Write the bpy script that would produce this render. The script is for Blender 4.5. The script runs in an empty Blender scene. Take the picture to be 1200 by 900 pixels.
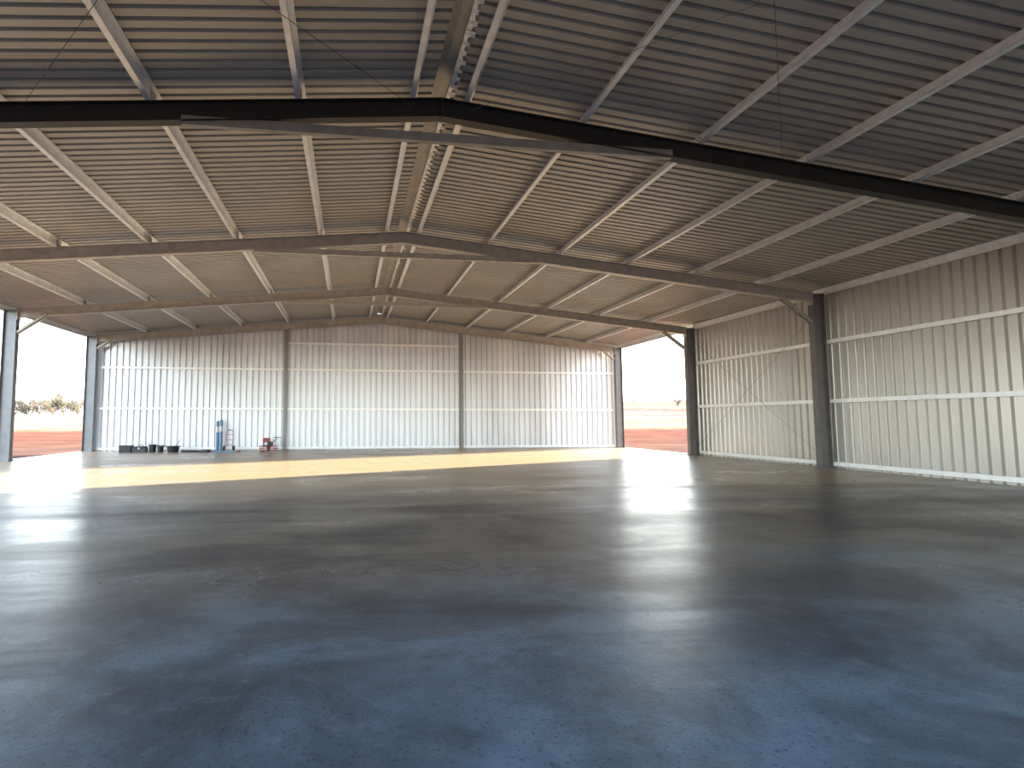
import bpy, math, random
from mathutils import Vector, Matrix
random.seed(7)
scene = bpy.context.scene
C = scene.collection

# ------------------------------------------------------------------ materials
def new_mat(name):
    m = bpy.data.materials.new(name); m.use_nodes = True
    nt = m.node_tree
    return m, nt, nt.nodes['Principled BSDF']

def steel(name, col, rough=.4, metal=.5, var=.25, scale=3.0, stretch=(1, 1, 1), bump=.0):
    m, nt, p = new_mat(name)
    tc = nt.nodes.new('ShaderNodeTexCoord'); mp = nt.nodes.new('ShaderNodeMapping')
    mp.inputs['Scale'].default_value = stretch
    nt.links.new(tc.outputs['Object'], mp.inputs['Vector'])
    n = nt.nodes.new('ShaderNodeTexNoise'); n.inputs['Scale'].default_value = scale
    n.inputs['Detail'].default_value = 5
    nt.links.new(mp.outputs['Vector'], n.inputs['Vector'])
    r = nt.nodes.new('ShaderNodeValToRGB')
    r.color_ramp.elements[0].position = .3; r.color_ramp.elements[1].position = .7
    r.color_ramp.elements[0].color = tuple(c*(1-var) for c in col)+(1,)
    r.color_ramp.elements[1].color = tuple(min(1, c*(1+var*.5)) for c in col)+(1,)
    nt.links.new(n.outputs['Fac'], r.inputs['Fac'])
    nt.links.new(r.outputs['Color'], p.inputs['Base Color'])
    mr = nt.nodes.new('ShaderNodeMapRange')
    mr.inputs['To Min'].default_value = rough*.8; mr.inputs['To Max'].default_value = rough*1.25
    nt.links.new(n.outputs['Fac'], mr.inputs['Value'])
    nt.links.new(mr.outputs['Result'], p.inputs['Roughness'])
    p.inputs['Metallic'].default_value = metal
    if bump:
        b = nt.nodes.new('ShaderNodeBump'); b.inputs['Strength'].default_value = bump
        b.inputs['Distance'].default_value = .02
        nt.links.new(n.outputs['Fac'], b.inputs['Height']); nt.links.new(b.outputs['Normal'], p.inputs['Normal'])
    return m

M = {}
M['roof'] = steel('roof_sheet', (.43, .412, .38), .42, .3, .12, .8, (1, 1, 1))
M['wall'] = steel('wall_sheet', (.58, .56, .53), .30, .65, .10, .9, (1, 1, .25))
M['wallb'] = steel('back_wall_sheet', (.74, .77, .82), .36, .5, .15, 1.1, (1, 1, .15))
M['purlin'] = steel('galvanised_purlin', (.84, .86, .89), .36, .35, .12, 6)
M['girt'] = steel('galvanised_girt', (.93, .94, .96), .34, .2, .08, 6)
M['frame'] = steel('frame_steel', (.45, .42, .38), .42, .3, .2, 4)
M['frame_shaded'] = steel('shaded_frame_steel', (.030, .029, .028), .42, .4, .2, 4)  # same steel as the other frames, with near-bay shade put into the colour
M['column'] = steel('column_steel', (.16, .15, .15), .42, .4, .2, 4)
M['column_skylit'] = steel('skylit_column_steel', (.22, .23, .25), .42, .4, .2, 4)  # column steel made paler and bluer: sky light on the left columns, painted in
M['post'] = steel('post_steel', (.26, .26, .25), .42, .4, .2, 4)
M['rod'] = steel('rod_steel', (.10, .09, .08), .4, .5, .1, 4)
M['leak_tab'] = steel('light_leak_flashing', (.88, .88, .87), .30, .3, .25, 9)  # near-white so the ridge edge imitates light leaking through
M['black'] = steel('black_plastic', (.02, .022, .026), .45, 0, .2, 9)
M['charcoal'] = steel('charcoal_paint', (.045, .05, .06), .45, .1, .2, 9)
M['red'] = steel('red_paint', (.30, .02, .03), .35, 0, .15, 9)
M['blue'] = steel('blue_paint', (.14, .25, .42), .4, 0, .15, 9)
M['white'] = steel('white_plastic', (.65, .67, .70), .4, 0, .08, 9)
M['rubber'] = steel('rubber', (.018, .018, .018), .7, 0, .2, 9)
M['bark'] = steel('bark', (.08, .07, .06), .9, 0, .3, 9)
M['leaf'] = steel('dry_foliage', (.085, .078, .066), .9, 0, .25, 1.2)
M['leaf2'] = steel('green_foliage', (.062, .064, .050), .9, 0, .25, 1.2)

def floor_mat():
    m, nt, p = new_mat('damp_concrete')
    L = nt.links.new; N = nt.nodes.new
    tc = N('ShaderNodeTexCoord')
    def noise(scale, stretch, detail=6, rough=.55, dist=0.):
        mp = N('ShaderNodeMapping'); mp.inputs['Scale'].default_value = stretch
        L(tc.outputs['Object'], mp.inputs['Vector'])
        n = N('ShaderNodeTexNoise'); n.inputs['Scale'].default_value = scale
        n.inputs['Detail'].default_value = detail; n.inputs['Roughness'].default_value = rough
        n.inputs['Distortion'].default_value = dist
        L(mp.outputs['Vector'], n.inputs['Vector']); return n
    def mrange(src, a, b, c, d):
        r = N('ShaderNodeMapRange'); r.interpolation_type = 'SMOOTHSTEP'
        r.inputs['From Min'].default_value = a; r.inputs['From Max'].default_value = b
        r.inputs['To Min'].default_value = c; r.inputs['To Max'].default_value = d
        L(src, r.inputs['Value']); return r.outputs['Result']
    def mixc(fac, a, b, mode='MIX'):
        x = N('ShaderNodeMix'); x.data_type = 'RGBA'; x.blend_type = mode
        if isinstance(fac, float): x.inputs[0].default_value = fac
        else: L(fac, x.inputs[0])
        for k, v in ((6, a), (7, b)):
            if isinstance(v, tuple): x.inputs[k].default_value = v
            else: L(v, x.inputs[k])
        return x.outputs[2]
    def math_(op, a, b):
        x = N('ShaderNodeMath'); x.operation = op
        for k, v in ((0, a), (1, b)):
            if isinstance(v, (int, float)): x.inputs[k].default_value = v
            else: L(v, x.inputs[k])
        return x.outputs[0]
    big = noise(1.1, (1, 1, 1), 10, .68, .5)
    soft = noise(.62, (.7, 1.1, 1), 4, .55, .6)
    streak = noise(.8, (.14, 1.35, 1), 3, .45, .5)
    fine = noise(6, (1, 1, 1), 8, .72, .3)
    grain = noise(26, (1, 1, 1), 5, .7)
    speck = noise(45, (1, 1, 1), 2, .5)
    sep = N('ShaderNodeSeparateXYZ'); L(tc.outputs['Object'], sep.inputs[0])
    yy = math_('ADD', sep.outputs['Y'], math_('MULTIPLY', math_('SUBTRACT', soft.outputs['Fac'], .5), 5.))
    sky_tinted = mixc(mrange(yy, 2.2, 6.2, 0, 1), (.100, .165, .240, 1), (.112, .102, .092, 1))  # blue sky light painted into the near floor, fading to warm grey
    c0 = mixc(mrange(soft.outputs['Fac'], .42, .60, 0, .8), sky_tinted, mixc(.7, sky_tinted, (.010, .018, .042, 1)))
    c1 = mixc(mrange(big.outputs['Fac'], .44, .62, 0, .75), c0, mixc(.55, c0, (.014, .018, .028, 1)))
    c2 = mixc(mrange(fine.outputs['Fac'], .50, .74, 0, .32), c1, (.22, .255, .29, 1))
    c3 = mixc(mrange(fine.outputs['Fac'], .30, .48, .4, 0), c2, (.018, .02, .028, 1))
    c4 = mixc(mrange(speck.outputs['Fac'], .58, .66, 0, .5), c3, (.012, .014, .018, 1))
    c5 = mixc(mrange(sep.outputs['Y'], 8.5, 12.5, 0, .95), c4, (.36, .285, .20, 1))  # far floor coloured pale and golden to paint in the sunlit patch
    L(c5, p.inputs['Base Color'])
    r1 = mrange(streak.outputs['Fac'], .25, .75, .26, .38)
    r2 = mrange(soft.outputs['Fac'], .30, .70, -.03, .06)
    L(math_('ADD', r1, r2), p.inputs['Roughness'])
    p.inputs['Specular IOR Level'].default_value = .42
    b1 = N('ShaderNodeBump'); b1.inputs['Strength'].default_value = .35; b1.inputs['Distance'].default_value = .003
    L(grain.outputs['Fac'], b1.inputs['Height'])
    b3 = N('ShaderNodeBump'); b3.inputs['Strength'].default_value = .25; b3.inputs['Distance'].default_value = .006
    L(fine.outputs['Fac'], b3.inputs['Height']); L(b1.outputs['Normal'], b3.inputs['Normal'])
    b2 = N('ShaderNodeBump'); b2.inputs['Strength'].default_value = .7; b2.inputs['Distance'].default_value = .03
    L(streak.outputs['Fac'], b2.inputs['Height']); L(b3.outputs['Normal'], b2.inputs['Normal'])
    L(b2.outputs['Normal'], p.inputs['Normal'])
    return m
M['floor'] = floor_mat()

def ground_mat():
    m, nt, p = new_mat('red_soil_and_fields')
    L = nt.links.new; N = nt.nodes.new
    tc = N('ShaderNodeTexCoord')
    ln = N('ShaderNodeVectorMath'); ln.operation = 'LENGTH'; L(tc.outputs['Object'], ln.inputs[0])
    n = N('ShaderNodeTexNoise'); n.inputs['Scale'].default_value = .03; n.inputs['Detail'].default_value = 6
    L(tc.outputs['Object'], n.inputs['Vector'])
    ma = N('ShaderNodeMath'); ma.operation = 'MULTIPLY_ADD'; ma.inputs[1].default_value = 50; L(n.outputs['Fac'], ma.inputs[0]); L(ln.outputs['Value'], ma.inputs[2])
    mr = N('ShaderNodeMapRange'); mr.inputs['From Min'].default_value = 25; mr.inputs['From Max'].default_value = 525
    L(ma.outputs[0], mr.inputs['Value'])
    r = N('ShaderNodeValToRGB'); L(mr.outputs['Result'], r.inputs['Fac'])
    e = r.color_ramp.elements
    e[0].position = 0; e[0].color = (.100, .072, .062, 1)
    e[1].position = 1; e[1].color = (.16, .16, .15, 1)
    for pos, col in ((.07, (.105, .066, .055)), (.11, (.125, .060, .047)), (.15, (.14, .072, .056)), (.17, (.24, .20, .13)), (.25, (.25, .21, .15)), (.28, (.15, .098, .086)), (.36, (.22, .165, .150)), (.46, (.17, .12, .108)), (.50, (.22, .20, .15)), (.58, (.15, .15, .11)), (.64, (.23, .18, .16)), (.70, (.18, .16, .13)), (.8, (.20, .19, .16))):
        x = e.new(pos); x.color = col+(1,)
    f = N('ShaderNodeTexNoise'); f.inputs['Scale'].default_value = .3; f.inputs['Detail'].default_value = 9
    L(tc.outputs['Object'], f.inputs['Vector'])
    mr2 = N('ShaderNodeMapRange'); mr2.inputs['From Min'].default_value = .3; mr2.inputs['From Max'].default_value = .7
    mr2.inputs['To Min'].default_value = .72; mr2.inputs['To Max'].default_value = 1.25
    L(f.outputs['Fac'], mr2.inputs['Value'])
    hv = N('ShaderNodeHueSaturation'); L(r.outputs['Color'], hv.inputs['Color']); L(mr2.outputs['Result'], hv.inputs['Value'])
    L(hv.outputs['Color'], p.inputs['Base Color'])
    p.inputs['Roughness'].default_value = 1.0
    p.inputs['Specular IOR Level'].default_value = 0.0
    b = N('ShaderNodeBump'); b.inputs['Distance'].default_value = .1; b.inputs['Strength'].default_value = .15
    L(f.outputs['Fac'], b.inputs['Height']); L(b.outputs['Normal'], p.inputs['Normal'])
    return m
M['ground'] = ground_mat()

# ------------------------------------------------------------------ mesh helpers
def root_loc(o):
    v = Vector((0, 0, 0))
    while o is not None:
        v += o.location; o = o.parent
    return v

class MB:
    def __init__(s): s.v = []; s.f = []
    def add(s, vs, fs):
        n = len(s.v); s.v += [Vector(v) for v in vs]; s.f += [tuple(i+n for i in f) for f in fs]; return s
    def obox(s, c, a, b, d):
        c, a, b, d = map(Vector, (c, a, b, d))
        vs = [c+a*i+b*j+d*k for i in (-1, 1) for j in (-1, 1) for k in (-1, 1)]
        fs = [(0, 1, 3, 2), (4, 6, 7, 5), (0, 4, 5, 1), (2, 3, 7, 6), (0, 2, 6, 4), (1, 5, 7, 3)]
        if a.cross(b).dot(d) < 0: fs = [f[::-1] for f in fs]
        return s.add(vs, fs)
    def box(s, x0, x1, y0, y1, z0, z1):
        return s.obox(((x0+x1)/2, (y0+y1)/2, (z0+z1)/2), ((x1-x0)/2, 0, 0), (0, (y1-y0)/2, 0), (0, 0, (z1-z0)/2))
    def cbox(s, x0, x1, y0, y1, z0, z1, ch=.02):     # box with chamfered vertical edges and top
        pts = []
        for (cx, cy, sx, sy) in ((x0, y0, 1, 1), (x1, y0, -1, 1), (x1, y1, -1, -1), (x0, y1, 1, -1)):
            a = (cx+sx*ch, cy); b = (cx, cy+sy*ch)
            pts += ([b, a] if (sx*sy > 0) else [a, b])
        def ring(z, k):
            mx, my = (x0+x1)/2, (y0+y1)/2
            return [(mx+(p[0]-mx)*k, my+(p[1]-my)*k, z) for p in pts]
        w = min(x1-x0, y1-y0); k = 1-2*ch/w
        rings = [ring(z0, 1), ring(z1-ch, 1), ring(z1, k)]
        vs = sum(rings, []); fs = []
        for r in range(2):
            for i in range(8):
                j = (i+1) % 8; fs.append((r*8+i, r*8+j, (r+1)*8+j, (r+1)*8+i))
        fs.append(tuple(range(7, -1, -1))); fs.append(tuple(16+i for i in range(8)))
        return s.add(vs, fs)
    def beam(s, p0, p1, w, h, up=(0, 0, 1), off=(0, 0)):
        p0, p1 = Vector(p0), Vector(p1); d = (p1-p0); L = d.length; d.normalize()
        side = d.cross(Vector(up)).normalized(); u = side.cross(d).normalized()
        return s.obox((p0+p1)/2+side*off[0]+u*off[1], d*L/2, side*w/2, u*h/2)
    def isec(s, p0, p1, depth, width, tf=.014, tw=.010, up=(0, 0, 1)):
        s.beam(p0, p1, width, tf, up, (0, depth/2-tf/2)); s.beam(p0, p1, width, tf, up, (0, -depth/2+tf/2))
        return s.beam(p0, p1, tw, depth-2*tf, up)
    def csec(s, p0, p1, depth, width, t=.006, up=(0, 0, 1), sgn=1, lip=.02):
        s.beam(p0, p1, t, depth, up)
        for k in (-1, 1):
            s.beam(p0, p1, width, t, up, (sgn*width/2, k*(depth/2-t/2)))
            s.beam(p0, p1, t, lip, up, (sgn*(width-t/2), k*(depth/2-lip/2)))
        return s
    def zsec(s, p0, p1, depth, width, t=.006, up=(0, 0, 1), lip=.02):
        s.beam(p0, p1, t, depth, up)
        for k in (-1, 1):
            s.beam(p0, p1, width, t, up, (k*width/2, k*(depth/2-t/2)))
            s.beam(p0, p1, t, lip, up, (k*(width-t/2), k*(depth/2-lip/2)))
        return s
    def tube(s, p0, p1, r, r1=None, n=10):
        p0, p1 = Vector(p0), Vector(p1); r1 = r if r1 is None else r1
        d = (p1-p0).normalized(); a = d.orthogonal().normalized(); b = d.cross(a)
        vs = []
        for p, q in ((p0, r), (p1, r1)):
            for i in range(n):
                t = 2*math.pi*i/n; vs.append(p+a*math.cos(t)*q+b*math.sin(t)*q)
        fs = [(i, (i+1) % n, n+(i+1) % n, n+i) for i in range(n)]
        fs += [tuple(range(n-1, -1, -1)), tuple(range(n, 2*n))]
        return s.add(vs, fs)
    def lathe(s, c, prof, n=20):
        c = Vector(c); vs = []; fs = []
        for (r, z) in prof:
            for i in range(n):
                t = 2*math.pi*i/n; vs.append(c+Vector((r*math.cos(t), r*math.sin(t), z)))
        for k in range(len(prof)-1):
            for i in range(n):
                j = (i+1) % n; fs.append((k*n+i, k*n+j, (k+1)*n+j, (k+1)*n+i))
        return s.add(vs, fs)
    def path(s, pts, r, n=8):
        for a, b in zip(pts[:-1], pts[1:]): s.tube(a, b, r, n=n)
        return s
    def build(s, name, mat, parent=None, loc=None, smooth=False):
        me = bpy.data.meshes.new(name)
        off = root_loc(parent) if parent is not None else Vector(loc or (0, 0, 0))
        me.from_pydata([tuple(v-off) for v in s.v], [], s.f)
        me.materials.append(mat); me.update()
        if smooth:
            for p in me.polygons: p.use_smooth = True
        o = bpy.data.objects.new(name, me); C.objects.link(o)
        if parent is not None: o.parent = parent
        else: o.location = off
        return o

def tag(o, label, cat, group=None):
    o['label'] = label; o['category'] = cat
    if group: o['group'] = group
    return o
def thing(name, label, cat, loc=(0, 0, 0), group=None):
    o = bpy.data.objects.new(name, None); C.objects.link(o); o.location = loc
    return tag(o, label, cat, group)
def struct(o, label=None):
    o['kind'] = 'structure'
    if label: o['label'] = label
    return o

# ------------------------------------------------------------------ dimensions (metres; camera at x=0,y=0)
D = 6.2
YF = [2.05 + D*i for i in range(5)]        # portal frames; the last is at the back wall
XL, XR, XC = -12.57, 14.8, 1.5             # column lines and ridge
SLL, SLR = .092, .1025                     # roof slopes left and right of the ridge
Y0, YB = -5.5, 27.05
def zc(x): return 6.77 - (SLR if x > XC else SLL)*abs(x-XC)      # rafter centre line
RD = .33                                   # rafter depth
def zp(x): return zc(x)+RD/2+.10           # purlin centre
def zs(x): return zc(x)+RD/2+.205          # sheet underside

def profile(a, b, pitch, rib=.055, top=.03, h=.032):
    out = []; t = a
    while t < b-pitch:
        out += [(t, 0), (t+pitch-rib, 0), (t+pitch-(rib+top)/2, h), (t+pitch-(rib-top)/2, h)]
        t += pitch
    out += [(t, 0), (b, 0)]
    return out

# ------------------------------------------------------------------ setting
fl = MB().box(-13.0, 15.3, -6.5, 27.35, -.16, 0).build('floor', M['floor']); struct(fl, 'damp glossy concrete slab, tinted blue for sky light near and warm for sun far')

mb = MB()
RH = .06
PITCH = .2
pf = profile(Y0-.1, YB+.12, PITCH, .075, .05, RH)
for (xa, xb) in ((XL-.45, XC-.14), (XC+.14, XR+.42)):
    vs = []
    for (t, h) in pf:
        vs += [(xa, t, zs(xa)+h), (xb, t, zs(xb)+h)]
    fs = [(2*i, 2*i+1, 2*i+3, 2*i+2) for i in range(len(pf)-1)]
    mb.add(vs, fs)
struct(mb.build('ceiling', M['roof']), 'ribbed metal roof sheeting seen from below')

def wall_y(name, x, ya, yb, sgn, pitch=.254):       # wall running along Y; ribs pushed outwards
    mb = MB(); vs = []; pr = profile(ya, yb, pitch, .11, .05, .06)
    for (t, h) in pr: vs += [(x+sgn*h, t, 0), (x+sgn*h, t, zs(x)-.02)]
    mb.add(vs, [(2*i, 2*i+1, 2*i+3, 2*i+2) for i in range(len(pr)-1)])
    return struct(mb.build(name, M['wall']))
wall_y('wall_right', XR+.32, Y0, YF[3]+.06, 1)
mb = MB(); vs = []; pr = profile(XL-.1, XR+.1, .30, .12, .06, .08)
pr2 = []
for a, b in zip(pr[:-1], pr[1:]):
    pr2.append(a)
    if a[0] < XC < b[0] and a[1] == b[1]: pr2.append((XC, a[1]))
pr2.append(pr[-1])
for (t, h) in pr2: vs += [(t, YB+.02+h, 0), (t, YB+.02+h, zs(t)-.005)]
mb.add(vs, [(2*i, 2*i+1, 2*i+3, 2*i+2) for i in range(len(pr2)-1)])
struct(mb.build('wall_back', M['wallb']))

# trims
struct(MB().beam((XR+.41, Y0, zs(XR+.3)-.12), (XR+.41, YF[3], zs(XR+.3)-.12), .04, .2).build('trim_1', M['girt']))
struct(MB().box(XR+.22, XR+.40, YF[3]+.02, YF[3]+.10, 0, zs(XR)-.1).build('trim_2', M['girt']))
mb = MB()
for xa, xb in ((XL-.35, XC), (XC, XR+.35)):
    mb.beam((xa, YB-.03, zs(xa)-.09), (xb, YB-.03, zs(xb)-.09), .03, .15)
struct(mb.build('trim_3', M['purlin']))
# barge flashing closing the gable end above the sheets
mb = MB()
for xa, xb in ((XL-.45, XC), (XC, XR+.42)):
    mb.beam((xa, YB+.14, zs(xa)-.0), (xb, YB+.14, zs(xb)-.0), .012, .26)
struct(mb.build('trim_4', M['wall']))
for x, k, lab in ((XR+.43, 1, 'roof gutter along the outside of the right eave'), (XL-.46, -1, 'roof gutter along the open left eave')):
    z = zs(x); mb = MB()
    mb.box(min(x, x+k*.006), max(x, x+k*.006), Y0-.1, YB+.12, z-.09, z+RH+.015)
    mb.box(min(x, x+k*.13), max(x, x+k*.13), Y0-.1, YB+.12, z-.096, z-.09)
    mb.box(min(x+k*.124, x+k*.13), max(x+k*.124, x+k*.13), Y0-.1, YB+.12, z-.09, z+.03)
    tag(mb.build('gutter', M['purlin'], None, (x, 10, z)), lab, 'gutter')

# ------------------------------------------------------------------ portal frames
flabels = ['steel portal frame overhead, nearer than the first one in view',
           'nearest steel portal frame, coloured dark for shade, with long collar tie under its apex',
           'second portal frame from the viewer, its column against the right wall',
           'third portal frame, its right column beside the open bay',
           'farthest portal frame standing against the back wall']
for i, y in enumerate(YF):
    r = thing('portal_frame', flabels[i], 'steel frame', (XC, y, 0), 'steel portal frames across the shed')
    fm = M['frame_shaded'] if i < 2 else M['frame']
    if i == 4: y -= .12
    for sx, xe in ((-1, XL), (1, XR)):
        cd = .40 if sx > 0 else .46
        cm = M['column'] if sx > 0 else M['column_skylit']
        top = zc(xe)+RD/2-.02
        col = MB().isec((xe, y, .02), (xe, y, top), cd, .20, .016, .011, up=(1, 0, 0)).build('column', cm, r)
        bp = MB().box(xe-.26, xe+.26, y-.16, y+.16, 0, .025)
        for bx in (-.23, .23):
            for by in (-.1, .1): bp.tube((xe+bx, y+by, .02), (xe+bx, y+by, .075), .016, n=6)
        bp.build('base_plate', cm, col)
        xi = xe-sx*cd/2
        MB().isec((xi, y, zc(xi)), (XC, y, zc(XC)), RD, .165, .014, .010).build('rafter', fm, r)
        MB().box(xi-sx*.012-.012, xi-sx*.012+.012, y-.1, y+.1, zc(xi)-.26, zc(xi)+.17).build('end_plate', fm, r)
        # knee brace
        L = 1.0 if i < 4 else .6
        xk = xi-sx*L
        MB().csec((xi, y, zc(xi)-.15-L*.62), (xk, y, zc(xk)-.15), .14, .08, .008, up=(0, 1, 0)).beam((xi, y, zc(xi)-.15-L*.62), (xk, y, zc(xk)-.15), .12, .008, up=(0, 1, 0)).build('knee_brace', M['frame'], r)
    # collar tie under the apex (not on the end frame), its ends running up into the rafters
    if i < 4:
        zt = zc(XC)-.52
        xa, xb = XC-4.2, XC+4.2
        tie = MB().box(xa, xb, y-.045, y-.038, zt-.075, zt+.075)
        for k in (-1, 1):
            tie.box(xa, xb, y-.038, y+.045, zt+k*.072-.003, zt+k*.072+.003)
        tie.build('collar_tie', M['frame'] if i > 1 else M['post'], r)
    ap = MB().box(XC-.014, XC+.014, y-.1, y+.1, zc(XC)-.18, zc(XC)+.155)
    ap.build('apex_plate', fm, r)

# ------------------------------------------------------------------ purlins
pxs = [-10.05, -7.75, -5.45, -3.15, -.85, 1.03, 1.97, 4.05, 6.25, 8.4, 10.65, 12.95]
def ordinal(n): return ['first', 'second', 'third', 'fourth', 'fifth', 'sixth', 'seventh'][n]
for i, x in enumerate(pxs):
    side = 'left' if x < XC else 'right'
    n = (5-i) if x < XC else (i-6)
    r = thing('roof_purlin', f'galvanised roof purlin running to the back wall, {ordinal(n)} {side} of the ridge', 'purlin', (x, YF[0], zp(x)), 'roof purlins')
    k = 1 if x > XC else -1
    up = Vector((k*.1, 0, 1)).normalized()
    MB().zsec((x, Y0, zp(x)), (x, YB-.0, zp(x)), .20, .085, .007, up).build('purlin_section', M['purlin'], r)
    for y in YF:
        lap = MB()
        c = Vector((x, y, zp(x)))
        lap.obox(c+Vector((.010, 0, 0)), (.005, 0, 0), (0, .10, 0), (0, 0, .085))
        for dy in (-.05, .05):
            for dz in (-.04, .04):
                lap.tube(c+Vector((-.02, dy, dz)), c+Vector((.025, dy, dz)), .012, n=6)
        lap.build('cleat', M['frame'], r)
for x, lab in ((XL-.02, 'galvanised eave purlin along the open left side'), (XR+.02, 'galvanised eave purlin along the top of the right wall')):
    k = 1 if x > 0 else -1
    tag(MB().csec((x+k*.27, Y0, zp(x)-.06), (x+k*.27, YB, zp(x)-.06), .22, .05, .007, sgn=-k).build('eave_purlin', M['purlin'], None, (x, 0, zp(x))), lab, 'purlin')

# ridge capping
r = thing('ridge_capping', 'ridge capping with a line of notched tabs made bright for leaking light along the roof apex', 'ridge cap', (XC, 0, zs(XC)))
mb = MB()
for k in (-1, 1):
    xa, xb = XC, XC+k*.36
    mb.add([(xa, Y0-.1, zs(xa)+.095), (xb, Y0-.1, zs(xb)+RH+.003), (xb, YB+.12, zs(xb)+RH+.003), (xa, YB+.12, zs(xa)+.095)], [(0, 1, 2, 3)])
    # turned-up stop ends closing the pans under the capping
    x = XC+k*.15
    mb.add([(x, Y0-.1, zs(x)-.004), (x, YB+.12, zs(x)-.004), (x-k*.01, YB+.12, zs(x)+.084), (x-k*.01, Y0-.1, zs(x)+.084)], [(0, 1, 2, 3)])
    mb.add([(xb, Y0-.1, zs(xb)+RH+.003), (xb, YB+.12, zs(xb)+RH+.003), (xb, YB+.12, zs(xb)-.001), (xb, Y0-.1, zs(xb)-.001)], [(0, 1, 2, 3)])
mb.build('cap_sheet', M['frame'], r)
mb = MB()
x = XC+.148; t = Y0-.1; vs = []
while t < YB-.2:                    # crinkled, notched strip, bright in place of light leaking at the ridge
    w1 = random.uniform(.07, .13); w0 = random.uniform(.02, .05); dz = random.uniform(-.012, .012)
    for (a, w, q) in ((0, w0, 0), (.05, w0, dz), (.07, w1, -.01+dz), (.105, w1*.9, .004), (.14, w1, -.008), (.16, w0, 0)):
        vs += [(x-.03, t+a, zs(x)-.016+q*.4), (x+w, t+a, zs(x+w)-.030+q)]
    t += PITCH
mb.add(vs, [(2*i, 2*i+2, 2*i+3, 2*i+1) for i in range(len(vs)//2-1)])
mb.build('light_leak_edge', M['leak_tab'], r)

# ------------------------------------------------------------------ roof bracing rods in the nearest bay and wall bracing
rods = [((-5.05, YF[1]), (1.0, YF[0]), 'thin roof brace rod slanting from top left over the nearest rafter', .10),
        ((1.0, YF[1]), (-5.05, YF[0]), 'thin roof brace rod meeting the nearest rafter just left of its apex', .06),
        ((7.9, YF[1]), (2.0, YF[0]), 'thin roof brace rod meeting the nearest rafter far to the right', .10),
        ((2.0, YF[1]), (7.9, YF[0]), 'thin roof brace rod meeting the nearest rafter just right of its apex', .06)]
for j, (a, b, lab, dz) in enumerate(rods):
    mb = MB(); pa = Vector((a[0], a[1]-.02, zc(a[0])+dz)); pb = Vector((b[0], b[1]+.02, zc(b[0])+dz))
    rr = .0045
    mb.tube(pa, pb, rr, n=6)
    d = (pb-pa).normalized()
    mb.tube(pa+d*1.2, pa+d*1.40, .009, n=6)
    tag(mb.build('brace_rod', M['rod'] if j < 3 else M['post'], None, pa), lab, 'brace rod', 'roof bracing rods')
for (za, zb, xo, lab) in ((.3, 5.0, .10, 'thin diagonal wall brace strap falling toward the second right column'), (5.0, .3, .08, 'thin diagonal wall brace strap rising toward the second right column')):
    mb = MB().beam((XR+xo, YF[3]-.1, za), (XR+xo, YF[2]+.1, zb), .003, .016, up=(1, 0, 0))
    mb.beam((XR+xo-.002, YF[3]-.1, za), (XR+xo-.002, YF[2]+.1, zb), .016, .003, up=(1, 0, 0))
    tag(mb.build('brace_strap', M['post'], None, (XR, YF[2], 0)), lab, 'brace strap', 'right wall bracing')

# ------------------------------------------------------------------ girts
for z, lab in ((.14, 'bottom girt along the foot of the right wall'), (2.1, 'middle galvanised girt along the right wall'), (3.98, 'upper galvanised girt along the right wall')):
    mb = MB().beam((XR+.225, Y0, z), (XR+.225, YF[3]+.05, z), .006, .12)
    for k in (-1, 1): mb.beam((XR+.265, Y0, z+k*.057), (XR+.265, YF[3]+.05, z+k*.057), .085, .006)
    tag(mb.build('wall_girt', M['girt'], None, (XR+.24, 0, z)), lab, 'girt', 'girts on the right wall')
posts = [-3.3, 5.95]
secs = [(XL+.24, posts[0]-.1, 'left'), (posts[0]+.1, posts[1]-.1, 'centre'), (posts[1]+.1, XR-.21, 'right')]
for (xa, xb, s) in secs:
    zl = [(.10, 'bottom'), (2.08, 'middle'), (4.12, 'upper')]
    if s == 'centre': zl.append((5.5, 'topmost'))
    for z, w in zl:
        mb = MB().box(xa, xb, YB-.075, YB-.069, z-.055, z+.055)
        for k in (-1, 1): mb.box(xa, xb, YB-.069, YB+.01, z+k*.052-.003, z+k*.052+.003)
        tag(mb.build('wall_girt', M['girt'], None, ((xa+xb)/2, YB-.07, z)), f'{w} galvanised girt in the {s} panel of the back wall', 'girt', 'girts on the back wall')
for x, s in ((posts[0], 'left'), (posts[1], 'right')):
    r = thing('gable_post', f'slim {s} steel gable post of the back wall', 'post', (x, YB-.14, 0))
    MB().isec((x, YB-.15, 0.01), (x, YB-.15, zc(x)-.1), .16, .16, .01, .008, up=(0, 1, 0)).build('post_section', M['post'], r)
    MB().box(x-.13, x+.13, YB-.26, YB-.04, 0, .015).build('base_plate', M['column'], r)

# ------------------------------------------------------------------ tools by the back wall
def crate(x, y, w, d, h, label):
    r = thing('storage_crate', label, 'crate', (x, y, 0))
    b = MB(); t = .02
    b.box(x-w/2, x+w/2, y-d/2, y+d/2, 0, t)
    for sx in (-1, 1): b.box(x+sx*w/2-(t if sx > 0 else 0), x+sx*w/2+(t if sx < 0 else 0), y-d/2, y+d/2, t, h)
    for sy in (-1, 1): b.box(x-w/2+t, x+w/2-t, y+sy*d/2-(t if sy > 0 else 0), y+sy*d/2+(t if sy < 0 else 0), t, h)
    b.build('crate_body', M['black'], r)
    rim = MB()
    for sy in (-1, 1): rim.box(x-w/2-.02, x+w/2+.02, y+sy*d/2-.02, y+sy*d/2+.02, h, h+.03)
    for sx in (-1, 1): rim.box(x+sx*w/2-.02, x+sx*w/2+.02, y-d/2+.02, y+d/2-.02, h, h+.03)
    rim.build('rim', M['charcoal'], r)
crate(-10.35, 25.6, .50, .4, .30, 'black open plastic crate, leftmost of the things by the back wall')
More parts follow.
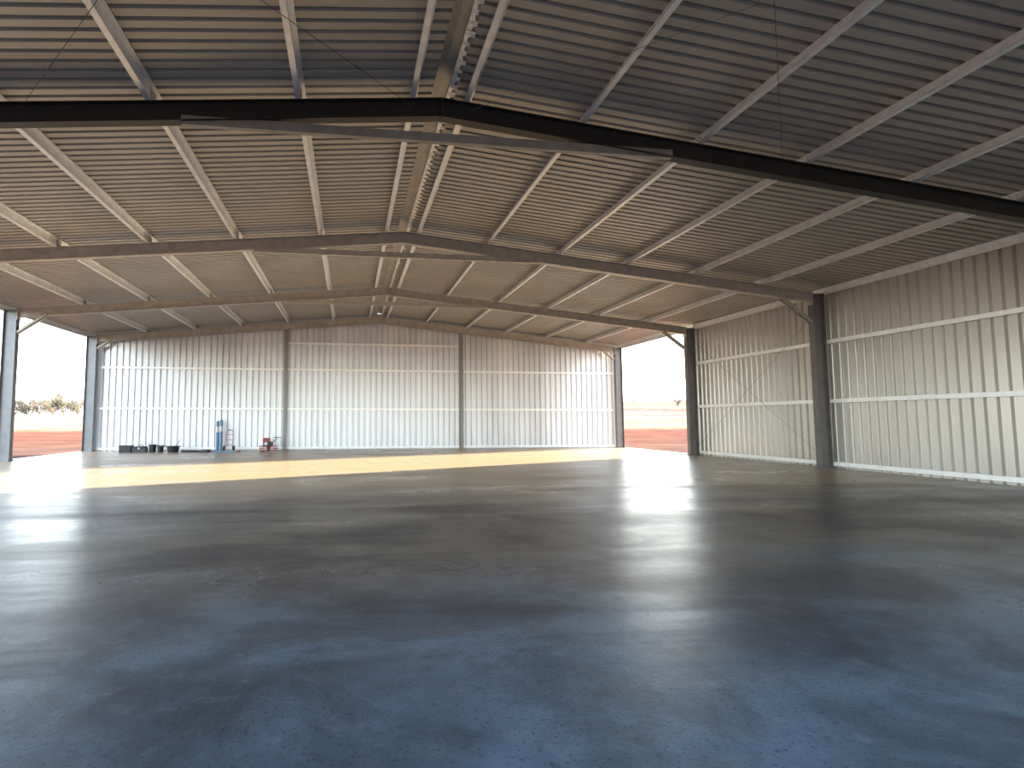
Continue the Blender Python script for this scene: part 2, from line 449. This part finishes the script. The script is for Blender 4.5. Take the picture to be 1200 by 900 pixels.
x, y = -9.72, 25.55
r = thing('tool_box', 'charcoal tool box with carry handle beside the black crate', 'tool box', (x, y, 0))
MB().cbox(x-.30, x+.30, y-.16, y+.16, 0, .20, .02).build('box_body', M['charcoal'], r)
MB().cbox(x-.31, x+.31, y-.17, y+.17, .20, .28, .04).build('lid', M['black'], r)
MB().path([(x-.14, y, .27), (x-.12, y, .34), (x+.12, y, .34), (x+.14, y, .27)], .013).build('handle', M['black'], r)
MB().box(x-.04, x+.04, y-.178, y-.165, .16, .23).build('latch', M['white'], r)
for (x, y, k, lab) in ((-9.19, 25.6, 1.0, 'taller black bucket with wire handle between tool box and smaller bucket'), (-8.82, 25.55, .88, 'smaller black bucket with wire handle beside the black mixing tub')):
    r = thing('bucket', lab, 'bucket', (x, y, 0), 'black buckets')
    MB().lathe((x, y, 0), [(a*k, b*k) for a, b in [(0, 0), (.135, 0), (.17, .34), (.185, .34), (.185, .36), (.16, .36), (.125, .02), (0, .02)]], 20).build('bucket_body', M['black'], r)
    MB().path([(x+.18*k*math.cos(a), y-.04, k*(.34+.10*math.sin(a))) for a in [math.pi*j/8 for j in range(9)]], .006, 6).build('handle', M['charcoal'], r)
x, y = -8.27, 25.6
r = thing('mixing_tub', 'low black mixing tub, rightmost of the dark containers by the back wall', 'tub', (x, y, 0))
MB().lathe((x, y, 0), [(0, 0), (.22, 0), (.28, .26), (.30, .26), (.30, .285), (.265, .285), (.205, .02), (0, .02)], 22).build('tub_body', M['black'], r)
for s in (-1, 1):
    MB().path([(x+s*.29, y-.06, .25), (x+s*.34, y-.04, .30), (x+s*.34, y+.04, .30), (x+s*.29, y+.06, .25)], .012, 6).build('handle', M['charcoal'], r)
r = thing('hand_float', 'dark long-handled float leaning up out of the black mixing tub', 'float', (x, y, .02))
MB().tube((x-.05, y, .05), (x+.34, y+.02, .62), .014, n=8).build('handle', M['charcoal'], r)
MB().box(x-.16, x+.02, y-.06, y+.06, .022, .045).build('blade', M['charcoal'], r)
x, y = -7.25, 25.3
r = thing('float_pole', 'long dark pole with flat blade lying on the floor left of the blue rolls', 'pole', (x, y, 0))
MB().tube((x-.55, y, .04), (x+.45, y+.05, .04), .04, n=8).build('pole', M['charcoal'], r)
MB().cbox(x+.38, x+.68, y-.25, y+.35, 0, .12, .01).build('blade', M['charcoal'], r)
for k, (x, y, h, lab) in enumerate(((-6.50, 26.55, 1.45, 'pale blue roll standing upright against the back wall, left one of the pair'), (-6.32, 26.5, 1.52, 'slightly taller pale blue roll standing upright against the back wall'))):
    r = thing('sheet_roll', lab, 'roll', (x, y, 0), 'upright blue rolls')
    MB().lathe((x, y, 0), [(0, 0), (.078, 0), (.08, .02), (.078, h*.6), (.076, h*.62), (.078, h*.64), (.075, h-.03), (.06, h), (0, h)], 18).build('roll_body', M['blue'], r)
    MB().lathe((x, y, 0), [(.081, h*.62), (.084, h*.63), (.084, h*.8), (.081, h*.81)], 18).build('wrapper_band', M['white'], r)
    MB().lathe((x, y, 0), [(.04, h+.001), (.04, h+.03), (.03, h+.03), (.03, h+.001)], 14).build('core', M['white'], r)
x, y = -5.85, 26.1
r = thing('hand_trolley', 'red two wheeled hand trolley standing beside the blue rolls', 'trolley', (x, y, 0))
fr = MB()
for s in (-1, 1): fr.path([(x+s*.17, y-.02, .06), (x+s*.17, y+.12, .85), (x+s*.12, y+.18, 1.02)], .016, 6)
fr.tube((x-.12, y+.18, 1.02), (x+.12, y+.18, 1.02), .016, n=6)
for z in (.3, .55, .8): fr.tube((x-.17, y+z*.18-.03, z), (x+.17, y+z*.18-.03, z), .012, n=6)
fr.build('frame', M['red'], r)
MB().box(x-.2, x+.2, y-.24, y, .01, .022).build('toe_plate', M['red'], r)
for s in (-1, 1): MB().tube((x+s*.2, y+.05, .13), (x+s*.26, y+.05, .13), .13, n=18).build('wheel', M['rubber'], r)
MB().tube((x-.04, y+.18, 1.02), (x+.04, y+.18, 1.02), .024, n=8).build('grip', M['rubber'], r)
x, y = -5.85, 25.3
r = thing('screed_bar', 'long red-tipped screed bar lying on the floor before the trolley', 'screed bar', (x, y, 0))
MB().box(x-.65, x+.65, y-.05, y+.05, 0, .07).build('bar', M['blue'], r)
for s in (-1, 1): MB().box(x+s*.65-.06, x+s*.65+.06, y-.055, y+.055, 0, .075).build('end_cap', M['red'], r)
x, y = -3.82, 25.2
r = thing('power_trowel', 'red walk-behind power trowel with round guard, parked near the back wall', 'power trowel', (x, y, 0))
mb = MB(); R = .43
for z in (.06, .17, .27):
    mb.path([(x+R*math.cos(2*math.pi*k/28), y+R*math.sin(2*math.pi*k/28), z) for k in range(29)], .014, 6)
for k in range(8):
    a = 2*math.pi*k/8
    mb.tube((x+R*math.cos(a), y+R*math.sin(a), .06), (x+R*math.cos(a), y+R*math.sin(a), .27), .01, n=6)
for k in range(4):
    a = math.pi/4+math.pi/2*k
    mb.tube((x+R*math.cos(a), y+R*math.sin(a), .27), (x+.1*math.cos(a), y+.1*math.sin(a), .29), .012, n=6)
mb.build('guard_ring', M['red'], r)
for k in range(4):
    a = math.pi/2*k; c = Vector((x+.22*math.cos(a), y+.22*math.sin(a), .02))
    MB().obox(c, Vector((math.cos(a), math.sin(a), 0))*.17, Vector((-math.sin(a), math.cos(a), .25))*.06, (0, 0, .004)).build('blade', M['purlin'], r)
MB().lathe((x, y, 0), [(0, .02), (.06, .02), (.06, .2), (.12, .22), (.12, .3), (0, .3)], 16).build('gearbox', M['black'], r)
MB().cbox(x-.24, x+.2, y-.16, y+.16, .30, .48, .03).build('engine_block', M['black'], r)
MB().cbox(x-.26, x+.06, y-.13, y+.13, .48, .66, .04).build('fuel_tank', M['red'], r)
MB().tube((x+.16, y-.1, .55), (x+.16, y+.1, .55), .07, n=14).build('air_filter', M['white'], r)
MB().tube((x-.1, y-.19, .40), (x-.1, y-.14, .40), .08, n=16).build('recoil_starter', M['white'], r)
MB().path([(x, y+.1, .32), (x+.2, y+.5, .5), (x+.3, y+.8, .66)], .018, 8).path([(x+.1, y+.85, .66), (x+.5, y+.75, .66)], .016, 8).build('handle', M['black'], r)

# ------------------------------------------------------------------ land outside
def sm(a, b, t):
    t = max(0, min(1, (t-a)/(b-a))); return t*t*(3-2*t)
def hgt(x, y):
    rr = math.hypot(x, y); az = math.degrees(math.atan2(x, y))
    h = -.12+2.7*sm(60, 135, rr)
    rf = sm(-10, 20, az)
    h += rf*13.5*sm(130, 430, rr)
    if rr > 150: h += .5*math.sin(az*.25+rr*.01)*sm(150, 400, rr)
    return h
mb = MB(); NA = 180
rings = [0.01, 10, 20, 30, 45, 60, 70, 80, 90, 100, 110, 120, 135, 150, 180, 210, 250, 290, 330, 380, 430, 500, 700, 1000, 1600]
vs = []
for rr in rings:
    for k in range(NA):
        a = 2*math.pi*k/NA; X, Y = rr*math.sin(a), rr*math.cos(a); vs.append((X, Y, hgt(X, Y)))
fs = []
for i in range(len(rings)-1):
    for k in range(NA):
        j = (k+1) % NA; fs.append((i*NA+k, (i+1)*NA+k, (i+1)*NA+j, i*NA+j))
mb.add(vs, fs)
g = mb.build('ground', M['ground'], smooth=True); struct(g, 'red soil and dry paddocks outside')

def tree(X, Y, H, W, lab, mat, name='tree', n=900, grp=None):
    z0 = hgt(X, Y)-.05
    r = thing(name, lab, 'tree' if name == 'tree' else 'bush', (X, Y, z0), grp)
    tr = MB(); base = Vector((X, Y, z0)); tips = []
    nb = 9
    fork = base+Vector((0, 0, H*.12)); tr.tube(base, fork, H*.035, H*.028, 8)
    for k in range(nb):
        a = 2*math.pi*k/nb+random.random(); q = random.uniform(.2, .42)*W
        mid = fork+Vector((math.cos(a)*q*.5, math.sin(a)*q*.5, H*random.uniform(.12, .35)))
        tip = fork+Vector((math.cos(a)*q, math.sin(a)*q, H*random.uniform(.12, .70)))
        tr.tube(fork, mid, H*.018, H*.012, 6); tr.tube(mid, tip, H*.012, H*.005, 6); tips += [tip, tip, (mid+tip)/2]
        for _ in range(2):
            t2 = tip+Vector((random.uniform(-.1, .1)*W, random.uniform(-.1, .1)*W, random.uniform(-.05, .12)*H))
            tr.tube(mid, t2, H*.008, H*.003, 5); tips.append(t2)
    tr.build('trunk', M['bark'], r)
    fo = MB()
    for _ in range(n):
        c = random.choice(tips)+Vector((random.gauss(0, .085)*W, random.gauss(0, .085)*W, random.gauss(0, .085)*H))
        c.z = max(c.z, z0+.04*H)
        s = random.uniform(.016, .038)*H
        a = Vector((random.gauss(0, 1), random.gauss(0, 1), random.gauss(0, 1))).normalized(); b = a.orthogonal().normalized()
        fo.add([c-a*s, c+b*s*.6, c+a*s, c-b*s*.6], [(0, 1, 2, 3)])
    fo.build('foliage', mat, r)
def place(px, z):
    X = (px-410)/609.6*z; return X, z-.1267*X
for (px, z, H, W, mt, lab) in ((18, 150, 5.6, 7, 'leaf', 'sparse grey-brown tree directly beside the third left column'),
                           (32, 138, 5.0, 6.5, 'leaf2', 'low dark tree second from the third left column'),
                           (47, 130, 5.8, 6.5, 'leaf', 'broad dry grey-brown tree in the middle of the left opening'),
                           (62, 140, 5.6, 6.5, 'leaf', 'dry tree between the broad middle one and the tallest one, left opening'),
                           (75, 126, 6.0, 6.0, 'leaf2', 'tallest dark bushy tree seen through the left opening'),
                           (92, 145, 6.0, 7, 'leaf', 'dry tree just left of the back left column')):
    X, Y = place(px, z); tree(X, Y, H, W, lab, M[mt], n=1800, grp='trees beyond the left opening')
for (px, z, H, lab) in ((794, 240, 8, 'dark tree on the hillside beside the third right column'), (768, 330, 6, 'tiny round tree on the far hillside through the right opening'), (742, 300, 5, 'tiny far tree just right of the back right column')):
    X, Y = place(px, z); tree(X, Y, H, H*1.4, lab, M['leaf2'], n=600, grp='trees on the far hillside')

# ------------------------------------------------------------------ light
az_dir = Vector((1, .42, 0)).normalized(); el = math.radians(8.0)
sd = Vector((az_dir.x*math.cos(el), az_dir.y*math.cos(el), math.sin(el)))   # towards the sun
sun = bpy.data.lights.new('sun', 'SUN'); sun.energy = 52; sun.angle = math.radians(.6); sun.color = (1, .79, .53)
so = bpy.data.objects.new('sun', sun); C.objects.link(so)
so.rotation_euler = (-sd).to_track_quat('-Z', 'Y').to_euler(); so.location = (60, 30, 20)
w = bpy.data.worlds.new('world'); scene.world = w; w.use_nodes = True
nt = w.node_tree; bg = nt.nodes['Background']
sky = nt.nodes.new('ShaderNodeTexSky'); sky.sky_type = 'NISHITA'; sky.sun_disc = False
sky.sun_elevation = math.radians(14); sky.sun_rotation = math.atan2(sd.x, sd.y)
sky.dust_density = 1.0
mx = nt.nodes.new('ShaderNodeMix'); mx.data_type = 'RGBA'; mx.inputs[0].default_value = .68
mx.inputs[7].default_value = (1.75, 1.79, 1.88, 1)
nt.links.new(sky.outputs['Color'], mx.inputs[6])
nt.links.new(mx.outputs[2], bg.inputs['Color']); bg.inputs['Strength'].default_value = 1.7

# ------------------------------------------------------------------ camera
cam = bpy.data.cameras.new('camera'); co = bpy.data.objects.new('camera', cam); C.objects.link(co)
cam.sensor_width = 36; cam.lens = 18.0; cam.shift_x = .095; cam.shift_y = 0; cam.clip_end = 5000
co.location = (0, 0, 1.48)
co.rotation_euler = (math.radians(90)+math.atan(43/600), 0, -math.atan(76/600))
scene.camera = co
scene.view_settings.view_transform = 'Standard'
scene.view_settings.look = 'None'
scene.view_settings.exposure = 0.6
scene.view_settings.gamma = 1.0
